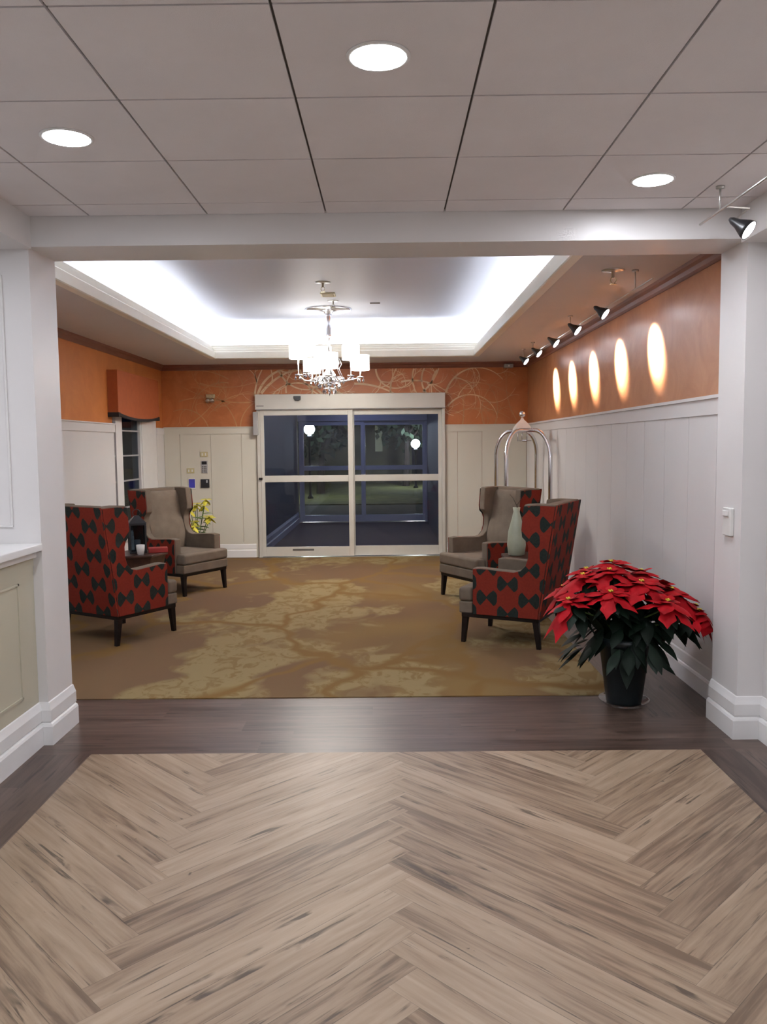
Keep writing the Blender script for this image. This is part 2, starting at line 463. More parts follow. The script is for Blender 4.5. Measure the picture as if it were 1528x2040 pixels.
# counter wall & ledge
lw = MB().box(XNL-.12, XNL, YH0, YB0, 0, 1.0)
for yy in (4.1, 2.2, .3, -1.6):
    y0 = yy-1.75
    for q in ((y0, yy, .88, .892), (y0, yy, .30, .312), (y0, y0+.012, .3, .892), (yy-.012, yy, .3, .892)):
        lw.box(XNL, XNL+.006, q[0], q[1], q[2], q[3])
lw.box(XNL-.001, XNL+.004, YH0, YB0, .955, 1.0)
struct('wall_left', lw, M['beige'], 'beige panelled half wall under the reception ledge', 'half wall')
t = tag(MB().box(XNL-.40, XNL+.058, YH0, YB0-.003, 1.035, 1.075).build('counter_ledge', M['trim'], bevel=.006), 'long white ledge on top of the beige half wall', 'ledge')
MB().box(XNL-.1, XNL+.025, YH0, YB0-.003, 1.0, 1.035).build('moulding', M['trim'], t, bevel=.006)
struct('wall_left', MB().box(XNL-1.42, XNL-1.3, YH0, YB0, 0, HC), M['white'], 'plain white wall far behind the reception counter', 'wall')
struct('floor', MB().box(XNL-1.3, XNL-.12, YH0, YB0, -.02, 0), M['walnut'], 'dark floor behind the reception counter', 'floor')
struct('wall_right', MB().box(XNR, XNR+.12, YH0, YB0, 0, HC), M['white'], 'plain white wall at the right edge of the hall', 'wall')
struct('wall_back', MB().box(XNL-1.4, XNR+.1, YH0-.1, YH0, 0, HC), M['white'], 'plain white wall closing the hall behind the viewer', 'wall')

# baseboards: profile swept along a polyline (normal to the left of travel)
BB = [(0, 0), (.030, 0), (.030, .10), (.024, .112), (.014, .118), (.020, .126), (.020, .185), (.012, .205), (.006, .222), (0, .225)]
def sweep(path, prof, mat, name, label, cat='baseboard'):
    n = len(path); vs = []
    for i, p in enumerate(path):
        p = Vector(p)
        def nrm(a, b):
            d = (Vector(b)-Vector(a)).normalized(); return Vector((-d.y, d.x))
        if i == 0: m_ = nrm(path[0], path[1])
        elif i == n-1: m_ = nrm(path[-2], path[-1])
        else:
            n1, n2 = nrm(path[i-1], path[i]), nrm(path[i], path[i+1]); m_ = (n1+n2)/(1+n1.dot(n2))
        for o, z in prof: vs.append((p.x+m_.x*o, p.y+m_.y*o, z))
    k = len(prof); fs = []
    for i in range(n-1):
        for j in range(k):
            fs.append((i*k+j, i*k+(j+1) % k, (i+1)*k+(j+1) % k, (i+1)*k+j))
    fs.append(tuple(range(k))); fs.append(tuple(range((n-1)*k, n*k))[::-1])
    mb = MB().add(vs, fs)
    o = struct(name, mb, mat, label, cat)
    import bmesh
    bm = bmesh.new(); bm.from_mesh(o.data); bmesh.ops.recalc_face_normals(bm, faces=bm.faces); bm.to_mesh(o.data); bm.free()
    return o
sweep([(XPL, YB1), (XPL, YB0), (XNL, YB0), (XNL, YH0)][::-1], [(-o, z) for o, z in BB], M['trim'], 'baseboard_left', 'stepped white baseboard round the left pier and counter wall')
sweep([(XPR, YB1), (XPR, YB0), (XNR, YB0), (XNR, YH0)][::-1], BB, M['trim'], 'baseboard_right', 'stepped white baseboard round the right pier')
sweep([(XR, YD), (XR, YB1)], [(-o, z) for o, z in BB], M['trim'], 'baseboard_right', 'white baseboard along the long lounge wall on the right')
sweep([(XL, YB1), (XL, YD), (-1.86, YD)], [(-o, z) for o, z in BB], M['trim'], 'baseboard_left', 'white baseboard along the lounge left wall and corner')
sweep([(.83, YD), (XR, YD)], [(-o, z) for o, z in BB], M['trim'], 'baseboard_back', 'white baseboard on the back wall right of the sliding doors')

# ------------------------------------------------------------------ lounge walls
WY0, WY1, WZ0, WZ1 = 9.47, 11.22, .50, 1.95   # window
def wainscot_x(mb, x, nx, y0, y1, z0=0, z1=ZW-.10, step=.43, first=None):
    y = first if first else y0
    cuts = [y0]
    while y < y1-.02:
        if y > y0+.02: cuts.append(y)
        y += step
    cuts.append(y1)
    for a, c in zip(cuts, cuts[1:]): mb.box(min(x, x+nx*.016), max(x, x+nx*.016), a+.002, c-.002, z0, z1, 0)
# left wall
mb = MB().box(XL-.15, XL, YB1, WY0, 0, ZL, 1).box(XL-.15, XL, WY1, YD+.2, 0, ZL, 1).box(XL-.15, XL, WY0, WY1, WZ1, ZL, 1).box(XL-.15, XL, WY0, WY1, 0, WZ0, 1)
struct('wall_left', mb, [M['orange'], M['orange']], 'lounge left wall, orange above the white wainscot', 'wall')
mb = MB(); wainscot_x(mb, XL, 1, YB1, WY0, step=2.4, first=5.3); wainscot_x(mb, XL, 1, WY0, WY1, z1=WZ0, step=.43)
mb.box(XL, XL+.03, YB1, WY0, ZW-.10, ZW-.012, 0).box(XL, XL+.045, YB1, WY0, ZW-.012, ZW, 0)
mb.box(XL, XL+.03, WY1, YD, ZW-.10, ZW-.012, 0).box(XL, XL+.018, WY1, YD, 0, ZW-.1)
struct('trim_4', mb, M['white'], 'white wainscot and cap rail on the lounge left wall', 'wainscot')
# right wall
struct('wall_right', MB().box(XR, XR+.12, YB1, YD+.2, 0, ZL), M['orangeright'], 'lounge right wall, orange sheen plaster above white wainscot', 'wall')
mb = MB(); wainscot_x(mb, XR, -1, YB1, YD, step=.46, first=4.9)
mb.box(XR-.028, XR, YB1, YD, ZW-.115, ZW-.02, 0).box(XR-.045, XR, YB1, YD, ZW-.02, ZW, 0)
struct('trim_5', mb, M['white'], 'white board wainscot and cap rail on the lounge right wall', 'wainscot')
# back wall + mural
DX0, DX1, DZ = -1.823, .804, 2.28
bw = MB().box(XL, DX0+.03, YD, YD+.15, 0, ZL, 0).box(DX1-.03, XR, YD, YD+.15, 0, ZL, 0).box(DX0+.03, DX1-.03, YD, YD+.15, DZ-.03, ZL, 0)
def ribbon(x, z, ang, curv, length, w0, w1, mi, level, dcurv=0):
    n = max(6, int(length/.02)); pts = []
    ds = length/n
    for i in range(n+1):
        pts.append((x, z, ang)); x += math.cos(ang)*ds; z += math.sin(ang)*ds; ang += curv*ds; curv += dcurv*ds
    lastv = None; run = []
    for i, (px, pz, a) in enumerate(pts):
        wv = w0+(w1-w0)*i/n
        if pz > ZL-.06 or pz < ZW-.01 or px < XL+.15 or px > XR-.02: run = []; continue
        if (DX0 < px < DX1) and pz < DZ-.03: run = []; continue
        a_ = (px-math.sin(a)*wv, pz+math.cos(a)*wv); c_ = (px+math.sin(a)*wv, pz-math.cos(a)*wv)
        if run:
            p0 = run
            bw.add([(p0[1][0], YD-.0015-.0003*level, p0[1][1]), (c_[0], YD-.0015-.0003*level, c_[1]), (a_[0], YD-.0015-.0003*level, a_[1]), (p0[0][0], YD-.0015-.0003*level, p0[0][1])], [(0, 1, 2, 3)], mi)
        run = [a_, c_]
    if level < 2:
        for k in range(R.randint(2, 4) if level == 0 else R.randint(1, 3)):
            i = R.randint(n//5, n-1); sg = R.choice((-1, 1)); px, pz, a = pts[i]
            ribbon(px, pz, a+sg*R.uniform(.3, .9), sg*R.choice((-1, 1, 1))*R.uniform(2.5, 7), length*R.uniform(.3, .6), (w0+(w1-w0)*i/n)*.7, .0015, mi, level+1, R.uniform(-8, 8))
def mi_at(x): return 1 if -1.95 < x < 1.1 else 2
starts = [(-1.80, 2.28, 1.25, -1.9, 1.6, .016), (-1.84, 2.26, 1.5, -1.2, .6, .012), (-1.75, 2.3, .9, -1.1, .9, .018), (-.62, 2.27, 2.75, -1.6, 1.2, .018), (-.9, 2.28, 2.3, 2.2, .9, .013), (-1.5, 2.62, -1.2, 2.4, .8, .013), (-1.2, 2.62, -1.4, 2.2, .8, .012), (-.95, 2.64, -1.5, 2.6, .6, .011), (-1.4, 2.3, 1.7, -2.8, .8, .010),
          (-.45, 2.42, .0, -.9, 1.1, .014), (-.15, 2.62, -1.5, 3.6, .9, .012), (.05, 2.28, 1.6, -1.6, .7, .012), (.2, 2.44, .2, -1.3, .7, .013), (.38, 2.62, -1.9, 2.6, .6, .011), (.55, 2.28, 2.2, -3.2, 1.0, .012), (.82, 2.28, 1.3, -2.2, 1.0, .013), (.7, 2.6, -2.2, 2.5, .8, .011), (.85, 2.1, .9, -2.6, .9, .010), (.5, 2.3, .7, 1.4, .8, .012)]
for x, z, a, c, l, w_ in starts: ribbon(x, z, a, c, l, w_*1.1, .004, 1, 0)
for x, z, a, c, l, w_ in [(1.05, 1.84, 1.4, .9, .9, .010), (1.35, 1.84, 1.9, -1.9, .8, .009), (.95, 2.0, .4, -1.3, .8, .008), (1.5, 1.84, 1.2, 1.9, .8, .008), (1.0, 2.4, .2, -1.1, .8, .008), (1.8, 1.9, 2.1, -1, .8, .008),
                          (-1.9, 2.18, 3.2, -.6, 1.0, .010), (-2.1, 1.84, 1.8, 1.4, .9, .009), (-2.4, 2.1, .8, -1.6, .8, .009), (-2.6, 2.45, -.3, .8, .9, .009), (-2.8, 1.86, .5, .8, .8, .009), (-2.2, 2.5, 2.6, 1.2, .6, .008), (-2.05, 1.84, 1.5, -2.5, .9, .009), (-2.5, 1.84, 1.9, 2.8, .9, .009), (-2.2, 2.45, 3.0, 2.2, .8, .009), (-2.9, 2.2, .3, -1.0, .8, .007)]:
    ribbon(x, z, a, c, l, w_, .002, 2, 0)
M['goldmid'] = plain('muted_gold_branch', (.50, .24, .085), .4, .0, var=.25, sc=5)
struct('wall_back', bw, [M['orangeback'], M['gold'], M['goldmid']], 'lounge back wall, copper orange with a pale gold swirling branch mural', 'wall')
mb = MB()
for xs_, x1_ in ((XL+.02, DX0), (DX1, XR-.02)):
    cuts = [xs_]+[c for c in (-2.90, -2.47, -2.04, .98, 1.32, 1.68) if xs_+.05 < c < x1_-.05]+[x1_]
    for a, c in zip(cuts, cuts[1:]): mb.box(a+.002, c-.002, YD-.016, YD, 0, ZW-.1, 0)
    mb.box(xs_, x1_, YD-.028, YD, ZW-.10, ZW-.012, 0).box(xs_, x1_, YD-.04, YD, ZW-.012, ZW, 0)
struct('trim_6', mb, M['cream'], 'cream board wainscot on the back wall beside the sliding doors', 'wainscot')
# front return walls of the lounge (behind piers) come with wall_front
# lower ceiling ring and tray
mb = MB()
for a in ((XL-.1, XR+.1, YB1-.02, TY0), (XL-.1, XR+.1, TY1, YD+.1), (XL-.1, TX0, TY0, TY1), (TX1, XR+.1, TY0, TY1)):
    mb.box(a[0], a[1], a[2], a[3], ZL, ZL+.03)
struct('ceiling', mb, M['ceil'], 'lower lounge ceiling ring round the lit tray', 'ceiling')
RZ = 3.12; RO = .36
mb = MB().box(TX0-RO-.1, TX1+RO+.1, TY0-RO-.1, TY1+RO+.1, RZ, RZ+.03)
for a in ((TX0-RO-.1, TX0-RO, TY0-RO, TY1+RO), (TX1+RO, TX1+RO+.1, TY0-RO, TY1+RO), (TX0-RO, TX1+RO, TY0-RO-.1, TY0-RO), (TX0-RO, TX1+RO, TY1+RO, TY1+RO+.1)):
    mb.box(a[0], a[1], a[2], a[3], ZL+.03, RZ)
struct('ceiling', mb, M['tray'], 'raised tray ceiling glowing from hidden cove light', 'ceiling')
# cornice round the tray opening: profile in (outward offset, z)
prof = [(.03, -.007), (-.035, -.007), (-.042, .0), (-.042, .075), (-.034, .083), (-.022, .086), (-.022, .110), (-.010, .116), (.0, .119), (.0, .140), (.012, .147), (.012, .168), (.09, .168), (.09, .15), (.02, .14)]
rectp = [(TX0, TY0), (TX1, TY0), (TX1, TY1), (TX0, TY1)]
vs = []; k = len(prof)
for i, (px, py) in enumerate(rectp):
    sx = -1 if px == TX0 else 1; sy = -1 if py == TY0 else 1
    for o, z in prof: vs.append((px+sx*o, py+sy*o, ZL+z))
fs = []
for i in range(4):
    j = (i+1) % 4
    for q in range(k): fs.append((i*k+q, i*k+(q+1) % k, j*k+(q+1) % k, j*k+q))
struct('trim_7', MB().add(vs, fs), M['cornice'], 'stepped cream cornice round the tray ceiling', 'cornice')
# cove strips
cs = []
for n_, bx in (('left', (TX0-.32, TX0-.26, TY0-.1, TY1+.1)), ('right', (TX1+.26, TX1+.32, TY0-.1, TY1+.1)), ('back', (TX0-.1, TX1+.1, TY1+.26, TY1+.32)), ('front', (TX0-.1, TX1+.1, TY0-.32, TY0-.26))):
    lab = {'left': 'hidden cove light strip along the left side of the tray', 'right': 'hidden cove light strip along the right side of the tray',
           'back': 'hidden cove light strip over the sliding door side of the tray', 'front': 'hidden cove light strip on the hall side of the tray'}[n_]
    t = thing('cove_light', lab, 'cove light', ((bx[0]+bx[1])/2, (bx[2]+bx[3])/2, ZL+.03), 0, 'cove lights hidden in the tray ceiling')
    cx, cy = t.location.x, t.location.y
    MB().box(bx[0]-cx-.01, bx[1]-cx+.01, bx[2]-cy, bx[3]-cy, 0, .04).build('housing', M['white'], t)
    MB().box(bx[0]-cx, bx[1]-cx, bx[2]-cy, bx[3]-cy, .041, .055).build('diffuser', M['cove'], t)
# crown moulding
CP = [(0, 0), (.055, 0), (.05, -.02), (.03, -.035), (.022, -.06), (.01, -.075), (0, -.075)]
sweep([(XL, YB1), (XL, YD), (XR, YD), (XR, YB1)], [(-o, ZL+z) for o, z in CP], M['crown'], 'trim_8', 'dark terracotta crown moulding under the lounge ceiling', 'moulding')

# ------------------------------------------------------------------ sliding doors
def sliding(name, label, y, x0, x1, ztop, simple=False, mat='alum'):
    A = M[mat]
    d = thing(name, label, 'sliding door', ((x0+x1)/2, y, 0), kind='structure'); cx = (x0+x1)/2
    a, c = x0-cx, x1-cx; xm = .045
    MB().box(a, c, -.10, .10, ztop-.205, ztop).build('header', A, d, bevel=.006)
    MB().box(a+.01, a+.06, -.05, .06, 0, ztop-.205).build('jamb', A, d, bevel=.004)
    MB().box(c-.045, c-.0, -.05, .06, 0, ztop-.205).build('jamb', A, d, bevel=.004)
    MB().box(a, c, -.07, .07, 0, .012).build('threshold', M['brushed'], d)
    for k, (p0, p1, yy) in enumerate(((a+.06, xm-.012, -.035), (xm-.04, c-.045, .015))):
        zt = ztop-.205; zb = .02; w1, w2 = (.05, .07) if k == 0 else (.045, .05)
        f = MB().box(p0, p0+w1, yy-.02, yy+.02, zb, zt).box(p1-w2, p1, yy-.02, yy+.02, zb, zt)
        f.box(p0+w1, p1-w2, yy-.02, yy+.02, zt-.085, zt).box(p0+w1, p1-w2, yy-.02, yy+.02, zb, .155).box(p0+w1, p1-w2, yy-.02, yy+.02, 1.065, 1.155)
        pn = f.build('door_panel', A, d, bevel=.003)
        MB().box(p0+w1, p1-w2, yy-.003, yy+.003, .155, 1.065).build('glass_pane', M['glass'], pn)
        MB().box(p0+w1, p1-w2, yy-.003, yy+.003, 1.155, zt-.085).build('glass_pane', M['glass'], pn)
        if k == 0 and not simple:
            o = MB().box(p0+.42, p0+.72, yy-.024, yy-.02, .10, .125).build('label_strip', M['gap'], pn); o['label'] = 'dark label strip'
            o = MB().box(p0-.03, p0+.02, yy-.05, yy-.02, 1.10, 1.13).build('latch', M['black'], pn, bevel=.004); o['label'] = 'small black latch'
    if not simple:
        s_ = MB().prism([(-.05, .03), (.05, .03), (.045, -.02), (.02, -.035), (-.03, -.03), (-.05, 0)], 1, -.15, -.10).build('motion_sensor', M['black'], d, bevel=.004)
        s_.location = (-1.235-cx, 0, ztop-.06); s_['label'] = 'small black motion sensor'
        MB().box(a+.02, a+.12, -.103, -.10, ztop-.165, ztop-.155).build('label_strip', M['gap'], d)
        MB().box(a-.03, a+.035, -.12, -.055, 1.72, ztop-.24).build('guide_cover', M['greyplastic'], d, bevel=.006)
        MB().box(a-.0, c+.0, -.108, -.10, ztop-.212, ztop-.204).build('drip_edge', M['greyplastic'], d)
    return d
sliding('door_1', 'pair of glazed automatic sliding doors in cream aluminium, lounge side', YD-.02, DX0, DX1, DZ)
sliding('door_2', 'second pair of glazed sliding doors seen beyond the vestibule', 16.8, DX0+.02, DX1, 2.26, True, 'trim')
# vestibule
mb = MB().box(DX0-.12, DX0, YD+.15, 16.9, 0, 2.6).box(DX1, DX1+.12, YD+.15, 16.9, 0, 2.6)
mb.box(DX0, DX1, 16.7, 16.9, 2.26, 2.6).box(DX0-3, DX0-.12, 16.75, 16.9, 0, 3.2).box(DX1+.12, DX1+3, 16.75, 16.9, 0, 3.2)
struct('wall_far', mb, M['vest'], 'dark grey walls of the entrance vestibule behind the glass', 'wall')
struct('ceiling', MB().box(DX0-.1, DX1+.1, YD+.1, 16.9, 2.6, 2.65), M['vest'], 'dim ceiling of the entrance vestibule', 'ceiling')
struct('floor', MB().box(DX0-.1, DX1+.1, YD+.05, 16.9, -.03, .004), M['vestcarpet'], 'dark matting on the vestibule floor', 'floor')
sweep([(DX0, YD+.2), (DX0, 16.7)], [(-o, z) for o, z in BB], M['trim'], 'baseboard_far', 'white baseboard on the left vestibule wall')
for yy, lab in ((13.2, 'round ceiling lamp in the vestibule nearer the lounge'), (15.6, 'round ceiling lamp in the vestibule nearer the street')):
    t = thing('ceiling_lamp', lab, 'ceiling lamp', (-.5, yy, 2.6))
    MB().lathe([(.14, 0), (.14, -.03), (.12, -.035)], seg=28).build('rim', M['white'], t, smooth=True)
    MB().lathe([(.118, -.034), (.10, -.06), (.0001, -.075)], seg=28).build('diffuser', M['vestlamp'], t, smooth=True)

# ------------------------------------------------------------------ outside
struct('floor', MB().box(-14, 14, 16.9, 22, -.06, -.02), M['asphalt'], 'asphalt drive outside the entrance at night', 'driveway')
struct('floor', MB().box(-30, 30, 22, 60, -.06, 0), M['lawn'], 'olive lawn beyond the drive at night', 'lawn')
def lamp_post(x, y, h, lab):
    t = thing('globe_post', lab, 'street lamp', (x, y, 0), 0, 'globe street lamps outside the doors')
    MB().lathe([(.09, 0), (.09, .05), (.05, .08), (.035, .2), (.03, h-.3), (.05, h-.27)], seg=14).build('post', M['black'], t, smooth=True)
    MB().lathe([(.06, h-.27), (.08, h-.22), (.06, h-.18)], seg=14).build('collar', M['black'], t, smooth=True)
    g_ = MB().sphere((0, 0, h), .16, 18).build('globe', M['globe'], t, smooth=True); g_['label'] = 'glowing white globe'
lamp_post(-2.30, 24.5, 2.05, 'glowing globe on a post standing in for a reflection in the left sliding door')  # made-up globe outside, in place of a bright reflection in the door glass
lamp_post(1.02, 30.0, 1.60, 'globe street lamp glowing outside the right sliding door')
def tree(x, y, h, r, lab, seed):
    q = random.Random(seed)
    t = thing('garden_tree', lab, 'tree', (x, y, 0), 0, 'trees beyond the drive')
    tr = MB().tube([(0, 0, 0), (.05, 0, h*.25), (0, .05, h*.6)], [.14, .10, .05], 8)
    for k in range(5):
        a = q.random()*6.28; tr.tube([(0, 0, h*(.3+.06*k)), (math.cos(a)*r*.6, math.sin(a)*r*.6, h*(.5+.08*k))], [.05, .015], 6)
    tr.build('trunk', M['bark'], t)
    fo_ = MB()
    for k in range(900):
        a = q.random()*6.28; u = q.uniform(-1, 1); rr = (q.random()**.4)
        c = Vector((math.cos(a)*math.sqrt(1-u*u)*r*rr, math.sin(a)*math.sqrt(1-u*u)*r*rr, h*.62+u*h*.38*rr))
        d1 = Vector((q.gauss(0, 1), q.gauss(0, 1), q.gauss(0, 1))).normalized()*.16; d2 = d1.cross(Vector((q.gauss(0, 1), q.gauss(0, 1), q.gauss(0, 1)))).normalized()*.09
        fo_.add([c-d1, c+d2, c+d1, c-d2], [(0, 1, 2, 3)])
    fo_.build('foliage', M['foliage'], t)
tree(-2.2, 27, 4.6, 1.35, 'dark leafy tree behind the left door panes', 1)
tree(.7, 31.5, 5.2, 1.6, 'dark leafy tree behind the right door panes, the tallest outside', 2)
tree(3.2, 27.5, 4.4, 1.3, 'dark leafy tree at the right edge of the outside view', 3)
t = thing('far_building', 'dim building with a lit yellowish window beyond the left door panes', 'building', (-3.2, 34, 0))
MB().box(-4, 4.2, 0, 3, 0, 6).build('wall', M['facade'], t)
MB().box(2.7, 3.0, -.05, 0, 1.3, 3.2).build('window', M['litwin'], t)
MB().prism([(-4.2, 6), (4.4, 6), (.1, 7.6)], 1, -.2, 3.2).build('roof', M['gap'], t)
# ------------------------------------------------------------------ lounge window
win = thing('window_1', 'tall dark window with white casings in the lounge left wall', 'window', (XL, (WY0+WY1)/2, 0), kind='structure'); wc = (WY0+WY1)/2
fr = MB()
for a, c in ((9.55, 9.78), (10.49, 11.22)):
    fr.box(-.10, .012, a-wc, c-wc, WZ0, WZ1)
fr.box(.012, .03, 10.52-wc, 10.60-wc, WZ0, WZ1)
fr.box(-.03, .012, WY0-wc, WY1-wc, WZ0, WZ0+.05)
fr.build('casing', M['trim'], win, bevel=.003)
MB().box(-.028, -.022, WY0-wc, 11.2-wc, WZ0, WZ1).build('glass_pane', M['darkglass'], win)
mu = MB()
for z in (.85, 1.17, 1.47, 1.77): mu.box(-.022, -.004, WY0-wc, 10.6-wc, z-.009, z+.009)
mu.build('glazing_bar', M['greyplastic'], win)
MB().box(-.02, .055, WY0-wc-.02, WY1-wc+.02, WZ0-.03, WZ0).build('sill', M['trim'], win, bevel=.004)
# valance
t = thing('window_valance', 'boxed burnt orange valance with black edging over the dark window', 'valance', (XL, 0, 0))
vy0, vy1 = 9.34, 11.0; vt = 2.43
pts = [(vy0, vt), (vy1, vt)]
nn = 16; bot = []
for i in range(nn+1):
    f = i/nn; y = vy1+(vy0-vy1)*f
    bot.append((y, 1.905+.05*(abs(2*f-1)**2.2)))
poly = pts+bot
MB().prism(poly[::-1], 0, .10, .118).build('front_board', M['valance'], t)
MB().box(0, .10, vy0, vy0+.02, 1.93, vt).build('side_board', M['valance'], t)
MB().box(0, .10, vy1-.02, vy1, 1.93, vt).build('side_board', M['valance'], t)
MB().box(0, .118, vy0, vy1, vt, vt+.012).build('top_board', M['valance'], t)
e = MB()
for i in range(nn):
    (y0_, z0_), (y1_, z1_) = bot[i], bot[i+1]
    e.add([(.121, y0_, z0_-.02), (.121, y1_, z1_-.02), (.121, y1_, z1_+.012), (.121, y0_, z0_+.012), (.095, y0_, z0_-.02), (.095, y1_, z1_-.02), (.095, y1_, z1_+.012), (.095, y0_, z0_+.012)],
          [(0, 1, 2, 3), (7, 6, 5, 4), (0, 4, 5, 1), (3, 2, 6, 7)])
for y in (vy0+.0, vy1-.04): e.box(-.0, .125, y-.01, y+.05, 1.915, 1.965)
e.build('edging', M['blackcloth'], t)['label'] = 'black edging'

# ------------------------------------------------------------------ armchair
def leg_mb(x, y, sx, sy):
    m_ = MB(); a = .024; c = .016
    vs = []
    for z, h_, ox, oy in ((0, c, sx*.018, sy*.030), (.225, a, 0, 0)):
        for dx, dy in ((-1, -1), (1, -1), (1, 1), (-1, 1)): vs.append((x+ox+dx*h_, y+oy+dy*h_, z))
    return m_.add(vs, [(0, 3, 2, 1), (4, 5, 6, 7), (0, 1, 5, 4), (1, 2, 6, 5), (2, 3, 7, 6), (3, 0, 4, 7)])
def back_y(z): return -.325-.135*(z-.25)/.90
SP = [(.215, .25), (.215, .622), (.15, .628), (0, .618), (-.12, .612), (-.175, .628), (-.215, .67), (-.235, .73), (-.238, .82), (-.222, .865), (-.188, .90), (-.182, .96), (-.200, 1.145), (-.30, 1.152), (back_y(1.15)+.012, 1.15), (back_y(.25)+.012, .25)]
def make_chair(label, loc, rz):
    t = thing('wing_chair', label, 'armchair', loc, rz)
    for sx in (-1, 1):
        MB().prism(SP, 0, sx*.255, sx*.342).build('arm_wing', M['taupe'], t, bevel=.012, seg=3)
        ins = [(y*.985+(-.002), .25+(z-.25)*.985) for y, z in SP]
        o = MB().prism(ins, 0, sx*.342, sx*.352).build('side_panel', M['bowtie'], t, bevel=.004, seg=2, boxuv=True); o['label'] = 'red fabric with dark hourglass figures'
        for yy, sy in ((.285, .6), (-.285, -.9)):
            leg_mb(sx*.305, yy, sx*.3, sy).build('leg', M['darkwood'], t, bevel=.003)
    # seat base and T cushion
    T = [(-.254, -.28), (.254, -.28), (.254, .222), (.342, .222), (.342, .335), (-.342, .335), (-.342, .222), (-.254, .222)]
    MB().prism([(x*.985, y if y < 0 else y-.004) for x, y in T], 2, .25, .345).build('seat_base', M['taupe'], t, bevel=.012, seg=3)
    MB().prism(T, 2, .345, .462).build('seat_cushion', M['taupe'], t, bevel=.028, seg=4)
    # backrest: curved slab
    vs = []; fs = []; nz, nx = 14, 8
    for s_ in (0, 1):
        for i in range(nz+1):
            z = .42+(.70)*i/nz; yb_ = back_y(z)+.02
            for j in range(nx+1):
                x = -.254+.508*j/nx
                th = .13+.035*math.sin(PI*min(1, (i/nz)*1.6))*1.0
                th *= (1-.10*abs(2*j/nx-1)**4)
                if i == nz: th *= .8
                vs.append((x, yb_+th if s_ == 0 else yb_, z))
    K = (nz+1)*(nx+1)
    for i in range(nz):
        for j in range(nx):
            a = i*(nx+1)+j; fs.append((a, a+nx+1, a+nx+2, a+1)); fs.append((K+a, K+a+1, K+a+nx+2, K+a+nx+1))
    for j in range(nx):
        a = j; fs.append((a, a+1, K+a+1, K+a)); a = nz*(nx+1)+j; fs.append((a, K+a, K+a+1, a+1))
    for i in range(nz):
        a = i*(nx+1); fs.append((a, K+a, K+a+nx+1, a+nx+1)); a += nx; fs.append((a, a+nx+1, K+a+nx+1, K+a))
    MB().add(vs, fs).build('backrest', M['taupe'], t, bevel=.012, seg=3)
    # outer back panel
    z0, z1 = .25, 1.145
    w_ = .350
    bp = MB().add([(-w_, back_y(z0)-.004, z0), (w_, back_y(z0)-.004, z0), (w_, back_y(z1)-.004, z1), (-w_, back_y(z1)-.004, z1),
                   (-w_, back_y(z0)+.012, z0), (w_, back_y(z0)+.012, z0), (w_, back_y(z1)+.012, z1), (-w_, back_y(z1)+.012, z1)],
                  [(0, 1, 2, 3), (7, 6, 5, 4), (0, 4, 5, 1), (3, 2, 6, 7), (0, 3, 7, 4), (1, 5, 6, 2)])
    o = bp.build('back_panel', M['bowtie'], t, bevel=.004, boxuv=True); o['label'] = 'red fabric with dark hourglass figures'
    MB().box(-.255, .255, back_y(1.15)+.012, back_y(1.15)+.10, 1.10, 1.152).build('top_rail', M['taupe'], t, bevel=.01, seg=3)
    # dark under-frame
    t.scale = (1, 1, .97)
    F_ = [(-.335, -.315), (.335, -.315), (.335, .31), (-.335, .31)]
    MB().prism(F_, 2, .218, .252).build('under_frame', M['darkwood'], t, bevel=.003)
    return t
def facing(fx, fy): return math.atan2(fy, fx)-PI/2
ch = make_chair('red figured wing chair seen from behind, beside the left pier', (-2.26, 6.84, 0), facing(.51, .86))
dup(ch, (-2.24, 8.97, 0), facing(.86, -.51), 'taupe wing chair turned toward the viewer below the wall switches')
dup(ch, (1.00, 6.60, 0), facing(-.89, .45), 'red figured wing chair seen side-on behind the poinsettia')
dup(ch, (.98, 8.40, 0), facing(-.86, -.48), 'taupe wing chair turned toward the viewer in front of the luggage cart')
for c_ in [o for o in bpy.data.objects if o.name.startswith('wing_chair')]: c_['group'] = 'wing chairs of the lounge'

# ------------------------------------------------------------------ side tables
def table(label, loc, rz):
    t = thing('side_table', label, 'side table', loc, rz, 'small side tables between the wing chairs')
    hexa = lambda r: [(r*math.cos(PI/3*k), r*math.sin(PI/3*k)) for k in range(6)]
    MB().prism(hexa(.27), 2, .525, .55).build('tabletop', M['tablewood'], t, bevel=.004)
    m_ = MB(); A, B_ = hexa(.25), hexa(.15)
    m_.add([(x, y, .525) for x, y in A]+[(x, y, .10) for x, y in B_]+[(x, y, .02) for x, y in hexa(.19)],
           [(k, 6+k, 6+(k+1) % 6, (k+1) % 6) for k in range(6)]+[(6+k, 12+k, 12+(k+1) % 6, 6+(k+1) % 6) for k in range(6)]+[(12, 13, 14, 15, 16, 17)])
    m_.build('pedestal', M['tablewood'], t, bevel=.004)
    MB().prism(hexa(.20), 2, 0, .022).build('foot', M['darkwood'], t)
    return t
tb = table('dark wooden side table between the two left wing chairs', (-2.42, 7.95, 0), .2)
dup(tb, (1.28, 7.50, 0), .5, 'dark wooden side table between the two right wing chairs')
